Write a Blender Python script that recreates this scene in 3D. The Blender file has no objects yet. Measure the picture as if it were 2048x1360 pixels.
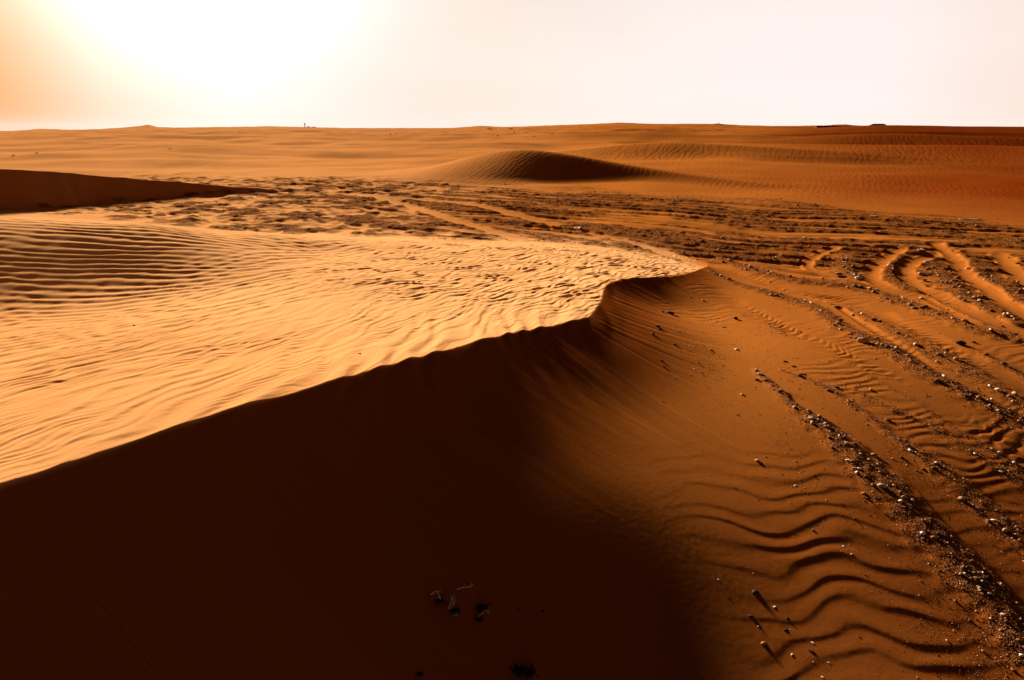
import bpy, math, random, time
import numpy as np
T0 = time.time()
QUAL = 1.0            # terrain mesh density
sc = bpy.context.scene
C = bpy.context.collection
R = math.radians
f32 = np.float32

# ------------------------------------------------------------------ camera, sky, sun, exposure
FPX = 1264.0          # focal length in pixels of the 2048 px wide photograph
PITCH = R(18.8)
CAMZ = 2.0
SUN_AZ, SUN_EL = R(-25.0), R(17.0)      # azimuth from +Y (negative = left), elevation
cam_d = bpy.data.cameras.new('camera')
cam = bpy.data.objects.new('camera', cam_d)
C.objects.link(cam)
cam.location = (0, 0, CAMZ)
cam.rotation_euler = (math.pi / 2 - PITCH, 0, 0)
cam_d.sensor_width = 36.0
cam_d.lens = 36.0 * FPX / 2048.0
cam_d.clip_start = 0.05
cam_d.clip_end = 20000
sc.camera = cam

sc.view_settings.view_transform = 'Standard'
sc.view_settings.look = 'None'
sc.view_settings.gamma = 1.0
sc.view_settings.exposure = 1.13

sd = (math.sin(SUN_AZ) * math.cos(SUN_EL), math.cos(SUN_AZ) * math.cos(SUN_EL), math.sin(SUN_EL))
w = bpy.data.worlds.new("World")
sc.world = w
w.use_nodes = True
nt = w.node_tree
nt.nodes.clear()


def nd(tree, typ, **kw):
    n = tree.nodes.new(typ)
    for k, v in kw.items():
        setattr(n, k, v)
    return n


def lk(tree, a, b):
    tree.links.new(a, b)


def mth(tree, op, a, b=None, c=None, clamp=False):
    n = tree.nodes.new('ShaderNodeMath')
    n.operation = op
    n.use_clamp = clamp
    for i, v in enumerate((a, b, c)):
        if v is None:
            continue
        if isinstance(v, (int, float)):
            n.inputs[i].default_value = v
        else:
            tree.links.new(v, n.inputs[i])
    return n.outputs[0]


def build_sky():
    sky = nd(nt, 'ShaderNodeTexSky', sky_type='NISHITA')
    sky.sun_disc = False
    sky.sun_elevation = SUN_EL
    sky.sun_rotation = SUN_AZ
    sky.dust_density = 1.5
    sky.air_density = 1.0
    sky.ozone_density = 1.0
    warm = nd(nt, 'ShaderNodeMix', data_type='RGBA', blend_type='MULTIPLY')
    warm.inputs[0].default_value = 1.0
    lk(nt, sky.outputs[0], warm.inputs[6])
    warm.inputs[7].default_value = (0.135, 0.040, 0.018, 1)      # dust laden air
    bg1 = nd(nt, 'ShaderNodeBackground')
    lk(nt, warm.outputs[2], bg1.inputs[0])
    # bright dusty veil over the horizon on the sun's side, whitest round the sun
    tc = nd(nt, 'ShaderNodeTexCoord')
    sep = nd(nt, 'ShaderNodeSeparateXYZ')
    lk(nt, tc.outputs['Generated'], sep.inputs[0])
    az = mth(nt, 'ARCTAN2', sep.outputs[0], sep.outputs[1])       # 0 = +Y, + = right
    el = mth(nt, 'ARCSINE', sep.outputs[2])
    daz = mth(nt, 'SUBTRACT', az, SUN_AZ)
    # angular closeness to the sun
    dp = nd(nt, 'ShaderNodeVectorMath', operation='DOT_PRODUCT')
    lk(nt, tc.outputs['Generated'], dp.inputs[0])
    dp.inputs[1].default_value = sd
    ang = mth(nt, 'ARCCOSINE', dp.outputs['Value'])
    ramp = nd(nt, 'ShaderNodeValToRGB')                       # colour of the veil along the horizon
    azn = mth(nt, 'MULTIPLY_ADD', az, 1 / math.pi / 2, 0.5, clamp=True)
    lk(nt, azn, ramp.inputs[0])
    cr = ramp.color_ramp
    stops = SKY_STOPS
    while len(cr.elements) < len(stops):
        cr.elements.new(0.5)
    for e, (d, col) in zip(cr.elements, stops):
        e.position = d / 360.0 + 0.5
        e.color = (*col, 1)
    # elevation fall-off
    elc = mth(nt, 'MAXIMUM', el, 0.0)
    fall = mth(nt, 'EXPONENT', mth(nt, 'MULTIPLY', mth(nt, 'POWER', mth(nt, 'DIVIDE', elc, R(20.0)), 4.0), -1.0))
    lk(nt, mth(nt, 'MULTIPLY_ADD', fall, -0.92 * SKY_STR, SKY_STR), bg1.inputs[1])      # the dust veils the blue low down
    # pale strip right at the horizon
    strip = mth(nt, 'EXPONENT', mth(nt, 'MULTIPLY', mth(nt, 'DIVIDE', elc, R(0.55)), -1.0))
    # faint streaks of dust
    mp = nd(nt, 'ShaderNodeMapping')
    mp.inputs['Scale'].default_value = (1.5, 1.5, 9.0)
    lk(nt, tc.outputs['Generated'], mp.inputs[0])
    nz = nd(nt, 'ShaderNodeTexNoise')
    nz.inputs['Scale'].default_value = 2.0
    nz.inputs['Detail'].default_value = 4.0
    lk(nt, mp.outputs[0], nz.inputs['Vector'])
    var = mth(nt, 'MULTIPLY_ADD', nz.outputs['Fac'], 0.10, 0.95)
    veil = nd(nt, 'ShaderNodeMix', data_type='RGBA')
    lk(nt, mth(nt, 'MULTIPLY', strip, 0.55), veil.inputs[0])
    lk(nt, ramp.outputs[0], veil.inputs[6])
    veil.inputs[7].default_value = (1.0, 0.90, 0.80, 1)
    bg2 = nd(nt, 'ShaderNodeBackground')
    lk(nt, veil.outputs[2], bg2.inputs[0])
    lk(nt, mth(nt, 'MULTIPLY', mth(nt, 'MULTIPLY', fall, var), VEIL), bg2.inputs[1])
    # glare of the sun seen through dust
    g = mth(nt, 'EXPONENT', mth(nt, 'MULTIPLY', mth(nt, 'POWER', mth(nt, 'DIVIDE', ang, R(GLARE_R)), 2.0), -1.0))
    bg3 = nd(nt, 'ShaderNodeBackground')
    bg3.inputs[0].default_value = (1.0, 0.91, 0.90, 1)
    lk(nt, mth(nt, 'MULTIPLY', g, GLARE), bg3.inputs[1])
    a1 = nd(nt, 'ShaderNodeAddShader')
    a2 = nd(nt, 'ShaderNodeAddShader')
    lk(nt, bg1.outputs[0], a1.inputs[0])
    lk(nt, bg2.outputs[0], a1.inputs[1])
    lk(nt, a1.outputs[0], a2.inputs[0])
    lk(nt, bg3.outputs[0], a2.inputs[1])
    out = nd(nt, 'ShaderNodeOutputWorld')
    lk(nt, a2.outputs[0], out.inputs[0])


SKY_STR = 0.05
VEIL = 0.465
GLARE = 1.0
GLARE_R = 10.3
SKY_STOPS = [(-180, (0.03, 0.012, 0.008)), (-80, (0.15, 0.05, 0.015)), (-40, (0.92, 0.37, 0.10)),
             (-36, (0.95, 0.49, 0.22)), (-31, (0.97, 0.66, 0.47)), (-22, (0.98, 0.80, 0.72)), (0, (0.98, 0.85, 0.76)),
             (14, (1.0, 0.90, 0.86)), (29, (0.99, 0.89, 0.86)), (40, (0.95, 0.76, 0.66)), (62, (0.55, 0.22, 0.10)), (95, (0.10, 0.03, 0.012)),
             (180, (0.03, 0.012, 0.008))]
build_sky()

sl = bpy.data.lights.new('sun', 'SUN')
sl.energy = 5.0
sl.angle = R(5.0)
sl.color = (1.0, 0.86, 0.66)
sun = bpy.data.objects.new('sun', sl)
C.objects.link(sun)
sun.rotation_euler = (math.pi / 2 - SUN_EL, 0, math.pi - SUN_AZ)

# ------------------------------------------------------------------ numeric helpers
CP, SP = math.cos(PITCH), math.sin(PITCH)


def at(px, py, z=0.0):
    """world point at height z seen at a pixel of the 2048x1360 photograph (used to measure the place)"""
    u = (px - 1024) / FPX
    v = (680 - py) / FPX
    t = (CAMZ - z) / (SP - v * CP)
    return (u * t, t * (CP + v * SP), z)


def pts(lst, z=0.0):
    return [at(a[0], a[1], a[2] if len(a) > 2 else z) for a in lst]


rng = np.random.default_rng(7)
_perm = np.arange(1024, dtype=np.int32)
rng.shuffle(_perm)
_ga = rng.uniform(0, 2 * np.pi, 1024)
_gx, _gy = np.cos(_ga).astype(f32), np.sin(_ga).astype(f32)


def gn(x, y, seed=0):
    """gradient noise, about -1..1"""
    xf = np.floor(x)
    yf = np.floor(y)
    xi = xf.astype(np.int32)
    yi = yf.astype(np.int32)
    fx = (x - xf).astype(f32)
    fy = (y - yf).astype(f32)
    u = fx * fx * fx * (fx * (fx * 6 - 15) + 10)
    v = fy * fy * fy * (fy * (fy * 6 - 15) + 10)

    def h(a, b):
        return _perm[(_perm[(a + seed * 57) & 1023] + b * 31 + seed) & 1023]

    def g(k, dx, dy):
        return _gx[k] * dx + _gy[k] * dy
    n00 = g(h(xi, yi), fx, fy)
    n10 = g(h(xi + 1, yi), fx - 1, fy)
    n01 = g(h(xi, yi + 1), fx, fy - 1)
    n11 = g(h(xi + 1, yi + 1), fx - 1, fy - 1)
    a = n00 + u * (n10 - n00)
    b = n01 + u * (n11 - n01)
    return (a + v * (b - a)) * f32(1.5)


def fbm(x, y, oct=3, seed=0):
    s = 0
    a = 1.0
    for i in range(oct):
        s = s + a * gn(x * (2 ** i) + 17.3 * i, y * (2 ** i) - 9.1 * i, seed + i)
        a *= 0.5
    return s


def ss(x, a, b):
    t = np.clip((x - a) / (b - a), 0, 1)
    return t * t * (3 - 2 * t)


def smax(a, b, k):
    hh = np.maximum(k - np.abs(a - b), 0) / k
    return np.maximum(a, b) + hh * hh * k * 0.25


def smin(a, b, k):
    return -smax(-a, -b, k)


def catmull(P, n=6):
    P = [np.array(p, float) for p in P]
    Q = [2 * P[0] - P[1]] + P + [2 * P[-1] - P[-2]]
    out = []
    for i in range(1, len(Q) - 2):
        p0, p1, p2, p3 = Q[i - 1:i + 3]
        for k in range(n):
            t = k / n
            out.append(0.5 * ((2 * p1) + (-p0 + p2) * t + (2 * p0 - 5 * p1 + 4 * p2 - p3) * t * t
                              + (-p0 + 3 * p1 - 3 * p2 + p3) * t ** 3))
    out.append(P[-1])
    return np.array(out)


def smooth_line(P, k=5):
    Q = catmull(P, 14)
    for _ in range(k):
        Q[2:-2] = (Q[:-4] + Q[1:-3] + Q[2:-2] + Q[3:-1] + Q[4:]) / 5
    return Q


def polydist(x, y, P):
    """signed distance (positive to the right of travel), extra columns of P at the nearest point, arc length"""
    best = np.full(x.shape, 1e9, f32)
    sgn = np.ones(x.shape, f32)
    ex = [np.zeros(x.shape, f32) for _ in range(P.shape[1] - 2)]
    S = np.zeros(x.shape, f32)
    acc = 0.0
    for i in range(len(P) - 1):
        ax, ay = P[i, 0], P[i, 1]
        bx, by = P[i + 1, 0] - ax, P[i + 1, 1] - ay
        L2 = bx * bx + by * by
        if L2 < 1e-12:
            continue
        L = math.sqrt(L2)
        px = x - f32(ax)
        py = y - f32(ay)
        tr = (px * f32(bx) + py * f32(by)) / f32(L2)
        t = np.clip(tr, 0, 1)
        dx = px - t * f32(bx)
        dy = py - t * f32(by)
        d2 = dx * dx + dy * dy
        m = d2 < best
        best = np.where(m, d2, best)
        cr = px * f32(by) - py * f32(bx)
        sgn = np.where(m, np.where(cr >= 0, f32(1), f32(-1)), sgn)
        for k in range(len(ex)):
            ex[k] = np.where(m, f32(P[i, 2 + k]) + t * f32(P[i + 1, 2 + k] - P[i, 2 + k]), ex[k])
        S = np.where(m, f32(acc) + t * f32(L), S)
        acc += L
    return np.sqrt(best) * sgn, ex, S


def ripples(x, y, lam, az, warp=0.8, ws=4.0, seed=3, a=0.66, jit=0.22):
    """wind ripples: az = compass direction of the crests (from +Y, clockwise)"""
    kx, ky = math.cos(az), -math.sin(az)
    cx, cy = math.sin(az), math.cos(az)
    U = x * f32(kx) + y * f32(ky)
    V = x * f32(cx) + y * f32(cy)
    p = U / lam + warp * gn(U / (lam * ws), V / (lam * ws * 1.6), seed)
    if jit:
        p = p + jit * gn(U / (lam * 1.1), V / (lam * 2.6), seed + 5)
    t = p - np.floor(p)
    f = np.where(t < a, t / a, (1 - t) / (1 - a))
    return (f * f * (3 - 2 * f)) - 0.5


# ------------------------------------------------------------------ the main dune
CREST = catmull([(-6, -6, 1.35), (-4.2, -2.5, 1.2), (-3.0, 0.2, .98), (-2.35, 1.3, .84), (-1.9, 2.06, .735),
                 at(450, 820, .65), at(800, 722, .51), at(1000, 670, .40), at(1100, 650, .36), at(1172, 634, .335),
                 at(1200, 604, .32), at(1213, 570, .30), at(1250, 554, .27), at(1300, 555, .21), at(1360, 555, .11),
                 at(1410, 547, -.03), (3.0, 9.6, -.30), (3.6, 11, -.6)], 8)
WP = [(-6, -6, 1.35), (-4.2, -2.5, 1.2), (-3.0, 0.2, .98), (-2.35, 1.3, .84), (-1.9, 2.06, .735),
      at(450, 820, .65), at(800, 722, .51), at(1000, 670, .40), at(1172, 634, .335), at(1213, 570, .30),
      at(1300, 555, .21), at(1410, 546, .02),
      at(0, 620, .38), at(300, 572, .34), at(650, 500, .20),
      at(0, 437, .92), at(150, 446, .82), at(300, 458, .70), at(450, 467, .50), at(600, 480, .33), at(780, 490, .17),
      at(1100, 492, .08), at(1300, 520, .07),
      at(700, 560, .33), at(400, 640, .44), at(0, 760, .62), at(1000, 560, .26), at(1150, 512, .15), at(600, 690, .49),
      (-5, 2, .62), (-6, -2, .95), (-10, 0, .7), (-12, 6, .6), (-7.5, 5.5, 1.12), (-9.5, 4.3, 1.1),
      (-9, 9.5, .35), (-7, 11.5, -.05), (-5, 12.4, -.15), (-2.5, 12.2, -.12), (0.3, 11.6, -.1), (2.4, 10.4, -.1),
      (-14, 10, 0.0), (-11, 13.5, -.2), (3.6, 9.2, -.2),
      (0.2, 2, .55), (1.8, 4.5, .4), (3.2, 6.5, .25), (-2, -4, 1.2)]


def tps_fit(P):
    P = np.array(P, float)
    n = len(P)
    d = np.hypot(P[:, None, 0] - P[None, :, 0], P[:, None, 1] - P[None, :, 1])
    K = np.where(d > 0, d * d * np.log(d + 1e-12), 0) + np.eye(n) * 0.02
    Q = np.c_[np.ones(n), P[:, :2]]
    A = np.block([[K, Q], [Q.T, np.zeros((3, 3))]])
    return P, np.linalg.solve(A, np.r_[P[:, 2], 0, 0, 0])


TP, TW = tps_fit(WP)


def tps(x, y):
    s = (TW[-3] + TW[-2] * x + TW[-1] * y).astype(f32)
    for i in range(len(TP)):
        d2 = (x - f32(TP[i, 0])) ** 2 + (y - f32(TP[i, 1])) ** 2 + f32(1e-9)
        s += f32(TW[i] * 0.5) * d2 * np.log(d2)
    return s


# ridges farther off: points (x, y, crest z), lee slope (right-hand side of travel), windward slope, toe softness
RIDGES = [
    (smooth_line([(-34, 8, 2.6), (-24, 13, 1.9), (-17.5, 16.0, 1.25), at(0, 337, .92), at(150, 347, .72), at(280, 358, .52),
              at(430, 370, .28), at(560, 379, .08), at(660, 383, -.10), (-3.6, 21.2, -.9)]), .60, .10, .05, (.60, .60)),
    (smooth_line([(-8.5, 32.5, -1.0), (-5.2, 30.2, .0), (-3.15, 28.6, .34), (-1.33, 27.2, .82), (.32, 26.6, 1.04), (1.9, 26.2, .92),
                  (3.45, 25.7, .69), (5.26, 24.9, .405), (6.87, 23.8, .23), (9.06, 21.9, -.02), (10.8, 20.2, -.6)]), .26, .10, .22, (.10, .36)),
    (smooth_line([(-6, 44, -1.3), (-3, 44, -.4), (4, 43, .45), (9, 42, .95), (14, 39, .75), (19, 35.5, .35), (25, 31, -.5), (28, 29, -1.5)]), .12, .06, .45, (.20, .30)),
    (smooth_line([(8, 56, -1.5), (12, 56, -.4), (18, 55, .6), (26, 52, 1.25), (36, 47, 1.2), (46, 40, .7), (56, 32, .0), (62, 26, -1.5)]), .12, .05, .6, (.20, .26)),
    (smooth_line([(5, 47, -1.3), (10, 46, -.2), (14.1, 43.8, .42), (17.7, 41.5, .68), (22.1, 39.4, .8), (25.8, 36, .85), (30, 31, .85), (36, 24, .8)]), .10, .045, .7, (.12, .14)),
    (smooth_line([(14, 95, -1.5), (20, 95, .0), (34, 92, 1.1), (52, 88, 1.8), (75, 78, 1.6), (95, 66, 1.5)]), .11, .04, 1.0, (.1, .13)),
    (smooth_line([(-14, 84, -1.4), (-9, 82, -.3), (1, 78, .5), (9, 74, .95), (21, 73, .8), (31, 70, .3), (40, 66, -1.4)]), .11, .04, .8, (.16, .22)),
]

# skyline: photograph column -> height of the horizon line, made into the terrain 210 m out
SKX = np.array([-900, -300, 0, 40, 80, 150, 200, 250, 280, 296, 315, 350, 540, 700, 900, 960, 1010, 1080, 1180, 1240, 1300, 1440, 1480, 1560, 1640, 1690, 1730, 1760, 1900, 2048, 2500, 3200], float)
SKY_ = np.array([266, 264, 262, 261, 257.5, 259.5, 258, 254.5, 252, 249, 254, 255, 252.5, 256, 256, 251.5, 254, 251.5, 248, 245, 247.5, 247.5, 250.5, 252, 251, 248.5, 252.5, 254.5, 254.5, 257, 258, 262], float)
R0 = 210.0


def project_table():
    u = (SKX - 1024) / FPX
    v = (680 - SKY_) / FPX
    az = np.arctan2(u, CP + v * SP)
    elev = (-SP + v * CP) / np.hypot(u, CP + v * SP)
    return az, CAMZ + elev * R0


SKAZ, SKZ = project_table()
_fa = np.linspace(SKAZ[0], SKAZ[-1], 600)
_fz = np.interp(_fa, SKAZ, SKZ)
_k = np.exp(-0.5 * (np.arange(-60, 61) / 22.0) ** 2)
SKF_A, SKF_Z = _fa, np.convolve(np.pad(_fz, 60, mode='edge'), _k / _k.sum(), mode='valid')

# ------------------------------------------------------------------ tracks on the gravel flat
# gravel berms: pixel polyline, half width (m), strength
BERMS = [
    ([(1510, 742), (1560, 785), (1620, 832), (1690, 890), (1745, 950), (1830, 1030), (1910, 1120), (2000, 1225), (2080, 1330), (2200, 1500)], [.02, .05, .085, .10, .11, .12, .12, .12, .12, .12], 1.0),
    ([(1560, 740), (1632, 765), (1724, 823), (1792, 878), (1861, 925), (1929, 980), (2031, 1070), (2150, 1180)], [.01, .03, .04, .06, .09, .10, .11, .11], .62),
    ([(1707, 779), (1792, 820), (1861, 850), (1929, 895), (2048, 965), (2200, 1060)], [.02, .04, .05, .06, .08, .08], .62),
    ([(1485, 628), (1587, 673), (1707, 731), (1792, 779), (1895, 843), (1997, 905), (2120, 980)], [.015, .02, .03, .03, .03, .04, .04], .62),
    ([(1400, 541), (1450, 562), (1519, 582), (1594, 604), (1638, 622), (1673, 651), (1707, 664), (1775, 697), (1860, 748), (1963, 802), (2080, 860)], [.04, .06, .09, .10, .10, .10, .08, .09, .10, .11, .12], 1.0),
    ([(1655, 606), (1700, 622), (1758, 647), (1826, 685), (1895, 717), (1963, 757), (2048, 808), (2200, 880)], [.03, .08, .10, .11, .12, .13, .13, .13], .62),
    ([(1440, 520), (1520, 545), (1587, 562), (1660, 570), (1724, 580), (1810, 607), (1895, 635), (1963, 662), (2048, 680), (2150, 710)], [.12, .14, .14, .13, .13, .14, .14, .13, .12, .12], 1.0),
    ([(1905, 684), (1980, 716), (2048, 762), (2120, 800)], [.05, .07, .08, .09], .62),
    ([(1050, 466), (1120, 488), (1180, 505)], [.08, .12, .06], 1.0),
    ([(1120, 455), (1190, 466), (1270, 495), (1340, 520), (1400, 541)], [.12, .15, .10, .08, .05], .95),
    ([(1790, 520), (1775, 545), (1790, 570), (1830, 590), (1890, 612), (1960, 645), (2048, 675)], [.14, .16, .16, .13, .13, .14, .14], 1.0),
    ([(1850, 520), (1880, 545), (1900, 570), (1940, 600), (1990, 630), (2060, 665)], [.12, .15, .17, .17, .17, .15], 1.0),
    ([(1940, 520), (1960, 548), (2000, 575), (2040, 605), (2100, 640)], [.16, .18, .18, .18, .18], 1.0),
    ([(1700, 515), (1690, 540), (1720, 560)], [.15, .16, .1], .9),
]
# sand filled ruts (clean of gravel): pixel polyline, half width, depth
RUTS = [
    ([(1430, 585), (1520, 632), (1620, 680), (1700, 716), (1800, 765), (1880, 810), (1960, 855), (2048, 905), (2150, 960)], .16, .012, 1),
    ([(1060, 452), (1150, 463), (1240, 480), (1330, 505), (1420, 532), (1500, 556), (1600, 588), (1680, 600), (1760, 625), (1850, 668), (1950, 720), (2048, 770), (2150, 830)], .13, .022, 1),
    ([(1680, 616), (1740, 655), (1800, 690), (1870, 735), (1950, 775), (2048, 826)], .05, .015, 0),
    ([(1677, 496), (1632, 514), (1616, 536), (1680, 556), (1730, 566), (1800, 590), (1880, 617), (1960, 650), (2048, 660)], .10, .016, 0),
    ([(1800, 500), (1760, 525), (1742, 551), (1764, 574), (1850, 596), (1900, 618)], .13, .020, 0),
    ([(1900, 503), (1830, 522), (1810, 545), (1830, 569), (1884, 597), (1950, 628), (2048, 668), (2150, 700)], .14, .022, 0),
    ([(1870, 492), (1906, 516), (1930, 549), (1972, 577), (2008, 606), (2070, 645)], .14, .022, 0),
    ([(2000, 510), (2020, 535), (2048, 560), (2100, 590)], .16, .020, 0),
    ([(1600, 800), (1700, 850), (1790, 905), (1850, 965), (1930, 1050), (2048, 1170), (2150, 1280)], .10, .003, 0),
    ([(700, 392), (820, 396), (930, 408), (1030, 428), (1120, 448)], .22, .03, 0),
    ([(560, 384), (700, 388), (800, 405), (880, 430), (960, 455), (1040, 478)], .2, .03, 0),
]


def tiltf(x, y):
    p = np.maximum(.42 * x - .906 * y + 4.2, 0)
    return -np.where(p < 2.2, .050 * p * p, .050 * 2.2 ** 2 + .22 * (p - 2.2)) - 0.17 * ss(3.4 - y + .1 * x, 0, 1.8) * (1 - ss(x, .5, 2.0))


def pline(px, extra=None):
    P = []
    for a, b in px:
        z = 0.0
        for _ in range(3):
            p = at(a, b, z)
            z = float(tiltf(np.float64(p[0]), np.float64(p[1])))
        P.append(p[:2])
    if extra is not None:
        P = [(p[0], p[1], e) for p, e in zip(P, extra)]
    return catmull(P, 4)


BERM_P = [(pline(a, b), k) for a, b, k in BERMS]
RUT_P = [(pline(a), wd, dp, rp) for a, wd, dp, rp in RUTS]
FAMF = catmull([(-25, 24.5), (-14, 22.5), (-8, 20.6), (0, 17), (5, 14), (10, 11.5), (16, 8), (24, 3)], 4)
YF = np.array([(-60, 29), (-20, 28), (-7, 27), (1.3, 22.6), (6.7, 18.3), (11, 13.8), (16, 9), (22, 2)])
YN = np.array([(-60, 24), (-20, 19), (-10.5, 14.3), (-6.5, 12.6), (-3.9, 11.6), (-1.5, 11.0), (1, 10.3), (2.4, 9.6), (3.4, 8.9), (4.0, 8.2), (4.8, 7.2), (5.6, 6.3), (7, 4.0), (12, -3)])


def near_mask(x, y, b):
    return (x > b[0]) & (x < b[1]) & (y > b[2]) & (y < b[3])


def terrain(x, y, want=False):
    """height of the sand at (x, y); with want=True also the gravel cover and the sand tone"""
    x = x.astype(f32)
    y = y.astype(f32)
    r = np.hypot(x, y)
    az = np.arctan2(x, y)
    lod = lambda lam, a=1.0: 1 - ss(r, lam * 60 * a, lam * 150 * a)
    # ---- broad plain
    zS = np.interp(az, SKF_A, SKF_Z).astype(f32)
    zT = zS + (np.interp(az, SKAZ, SKZ).astype(f32) - zS) * np.exp(-((r - R0) / 14) ** 2)
    q = r / R0
    base = np.where(q < 1, zT * q * q, zT - (r - R0) * 0.035)
    base = np.where(np.abs(az) > 1.4, base * 0, base)
    und = 0.05 * gn(x / 3.1, y / 3.1, 11) * ss(r, 4, 14)
    und += 0.42 * gn(x / 17, y / 10, 12) * ss(r, 26, 50) * (1 - ss(r, 150, 205))
    und += 0.55 * gn(x / 48, y / 24, 13) * ss(r, 50, 110) * (1 - ss(r, 150, 208))
    und += 0.17 * gn(x / 7, y / 5, 14) * ss(r, 25, 40) * (1 - ss(r, 120, 200))
    # ground falls away a little towards the lower right of the view
    tilt = tiltf(x, y)
    h = (base + und + tilt).astype(f32)
    g = np.zeros(x.shape, f32)
    wind = np.zeros(x.shape, f32)
    leeface = np.zeros(x.shape, f32)
    lee_shade = np.zeros(x.shape, f32)
    sunlit_tone = np.zeros(x.shape, f32)
    # ---- farther ridges
    for P, sl_, ws_, soft, sv in RIDGES:
        b = (P[:, 0].min() - 16, P[:, 0].max() + 16, P[:, 1].min() - 12, P[:, 1].max() + 16)
        m = near_mask(x, y, b)
        if not m.any():
            continue
        d, (zc,), S = polydist(x[m], y[m], P)
        Lt = float(np.sum(np.hypot(np.diff(P[:, 0]), np.diff(P[:, 1]))))
        if soft < .1:
            zc = zc + .022 * gn(S / 1.1, S * 0, 16) + .012 * gn(S / .4, S * 0, 17)
        sl2 = sv[0] + (sv[1] - sv[0]) * ss(S, 0.2 * Lt, 0.6 * Lt)
        rr = 0.02 if soft < .1 else 0.35
        ad = np.sqrt(d * d + rr * rr) - rr
        z = zc - np.where(d > 0, sl2 * ad, ws_ * ad)
        # the ridge bends the plain it stands on; it fades out sideways
        z = z + h[m] * 0.35 * (soft > .1) - np.maximum(np.abs(d) - 6, 0) * .2
        if soft < .1:
            z = z + .018 * gn(S / .35 + d * .25, d / 3.0, 15) * ss(d, .05, .6)
        hm = smax(h[m], z, soft)
        leeface[m] = np.maximum(leeface[m], (z > h[m]) * (d > 0) * (soft < .1))
        wind[m] = np.maximum(wind[m], ss(z - h[m], -.1, .1) * np.where((d > 0) & (soft < .1), 0, .6))
        h[m] = hm
    flat0 = h.copy()
    lift = ss(h - (base + und + tilt), .04, .14)
    # ---- gravel flat with wheel tracks
    m = near_mask(x, y, (-26, 24, 1.0, 30))
    if m.any():
        X, Y, Rr = x[m], y[m], r[m]
        jag = 0.6 * gn(X / 1.7, Y / 1.7, 21)
        yf = np.interp(X, YF[:, 0], YF[:, 1]).astype(f32)
        yn = np.interp(X, YN[:, 0], YN[:, 1]).astype(f32)
        G = ss(Y - yn + jag, 0.0, 1.1) * (1 - ss(Y - yf + 2.2 * jag, -2.6, 0.8)) * (1 - lift[m])
        d, ex, S = polydist(X, Y, FAMF)
        d = -d
        wv = d + 0.5 * gn(S / 6, d / 3, 22) + 0.15 * gn(S / 1.6, d / 1.2, 27)
        st = gn(wv / 0.34, S / 9.0, 23) + 0.6 * gn(wv / 0.15, S / 4.5, 24)
        pat = gn(X / 0.75, Y / 0.7, 25) + 0.5 * gn(X / 0.3, Y / 0.28, 26)
        # clumpy to the left, streaky to the right
        lw = ss(X, -3.6, -0.4) * ss(X * 0.55 + (Y - 12.0), -1.4, 1.2)
        lw = np.maximum(lw, ss(X, 0.5, 3))
        fld = st * (0.35 + 0.75 * lw) + pat * (0.85 - 0.60 * lw)
        bias = 0.06 + 0.06 * lw - 0.30 * ss(X, -4, -12) * 1.0
        gg = ss(fld + bias, -0.12, 0.28) * G
        rel = ((0.050 - .014 * lw) * np.clip(fld, -1.2, 1.2)) * G
        # explicit berms and ruts
        for P, k in BERM_P:
            b = (P[:, 0].min() - .8, P[:, 0].max() + .8, P[:, 1].min() - .8, P[:, 1].max() + .8)
            mm = near_mask(X, Y, b)
            if not mm.any():
                continue
            dd, (wd,), S2 = polydist(X[mm], Y[mm], P)
            edge = 0.35 * gn(X[mm] / .09, Y[mm] / .09, 31) + 0.5 * gn(X[mm] / .3, Y[mm] / .3, 32)
            wd = np.maximum(wd, .01) * (1 + .5 * edge)
            q2 = np.abs(dd) / wd
            cov = (1 - ss(q2, .15, 1.9)) * k
            gg[mm] = np.maximum(gg[mm], cov)
            rel[mm] = rel[mm] * (1 - 0.8 * cov) + 0.16 * np.minimum(wd, .12) * np.exp(-q2 * q2 * .9) * k
        ripm = np.zeros(X.shape, f32)
        for P, wd, dp, rp in RUT_P:
            b = (P[:, 0].min() - .8, P[:, 0].max() + .8, P[:, 1].min() - .8, P[:, 1].max() + .8)
            mm = near_mask(X, Y, b)
            if not mm.any():
                continue
            dd, _, S2 = polydist(X[mm], Y[mm], P)
            q2 = np.abs(dd) / wd * (1 + .25 * gn(X[mm] / .25, Y[mm] / .25, 33))
            cl = 1 - ss(q2, .75, 1.2)
            gg[mm] = gg[mm] * (1 - cl * .97)
            rel[mm] = rel[mm] * (1 - cl) - dp * (1 - ss(q2, .1, 1.3))
            if rp:
                # ripples lying across the rut
                lam = .092
                ph = S2 / lam + 1.0 * (dd / wd) ** 2 * np.sign(gn(S2 / 3, S2 * 0, 36)) + .9 * gn(S2 / .35, dd / .22, 34) + .4 * gn(S2 / .12, dd / .1, 37)
                t = ph - np.floor(ph)
                f = np.where(t < .35, t / .35, (1 - t) / .65)
                am = cl * (1 - ss(q2, .3, 1.0)) * ss(gn(S2 / .9, dd / .5, 35), -.45, .35)
                rel[mm] += .0075 * (f * f * (3 - 2 * f) - .5) * am * (1 - ss(Rr[mm], 11, 17))
        # stony lumps
        lump = 0.55 * gn(X / .10, Y / .10, 41) + 0.4 * gn(X / .045, Y / .045, 42) * (1 - ss(Rr, 8, 14)) + 0.9 * gn(X / .24, Y / .22, 43) * ss(Rr, 5, 12)
        rel += gg * (0.006 + 0.012 * ss(Rr, 4, 14)) * lump + gg * .010 * (1 - ss(Rr, 3, 6) * .3)
        h[m] += rel
        g[m] = gg
    # ---- the main dune and the mound beside it
    m = near_mask(x, y, (-26, 5.5, -9, 15))
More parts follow.
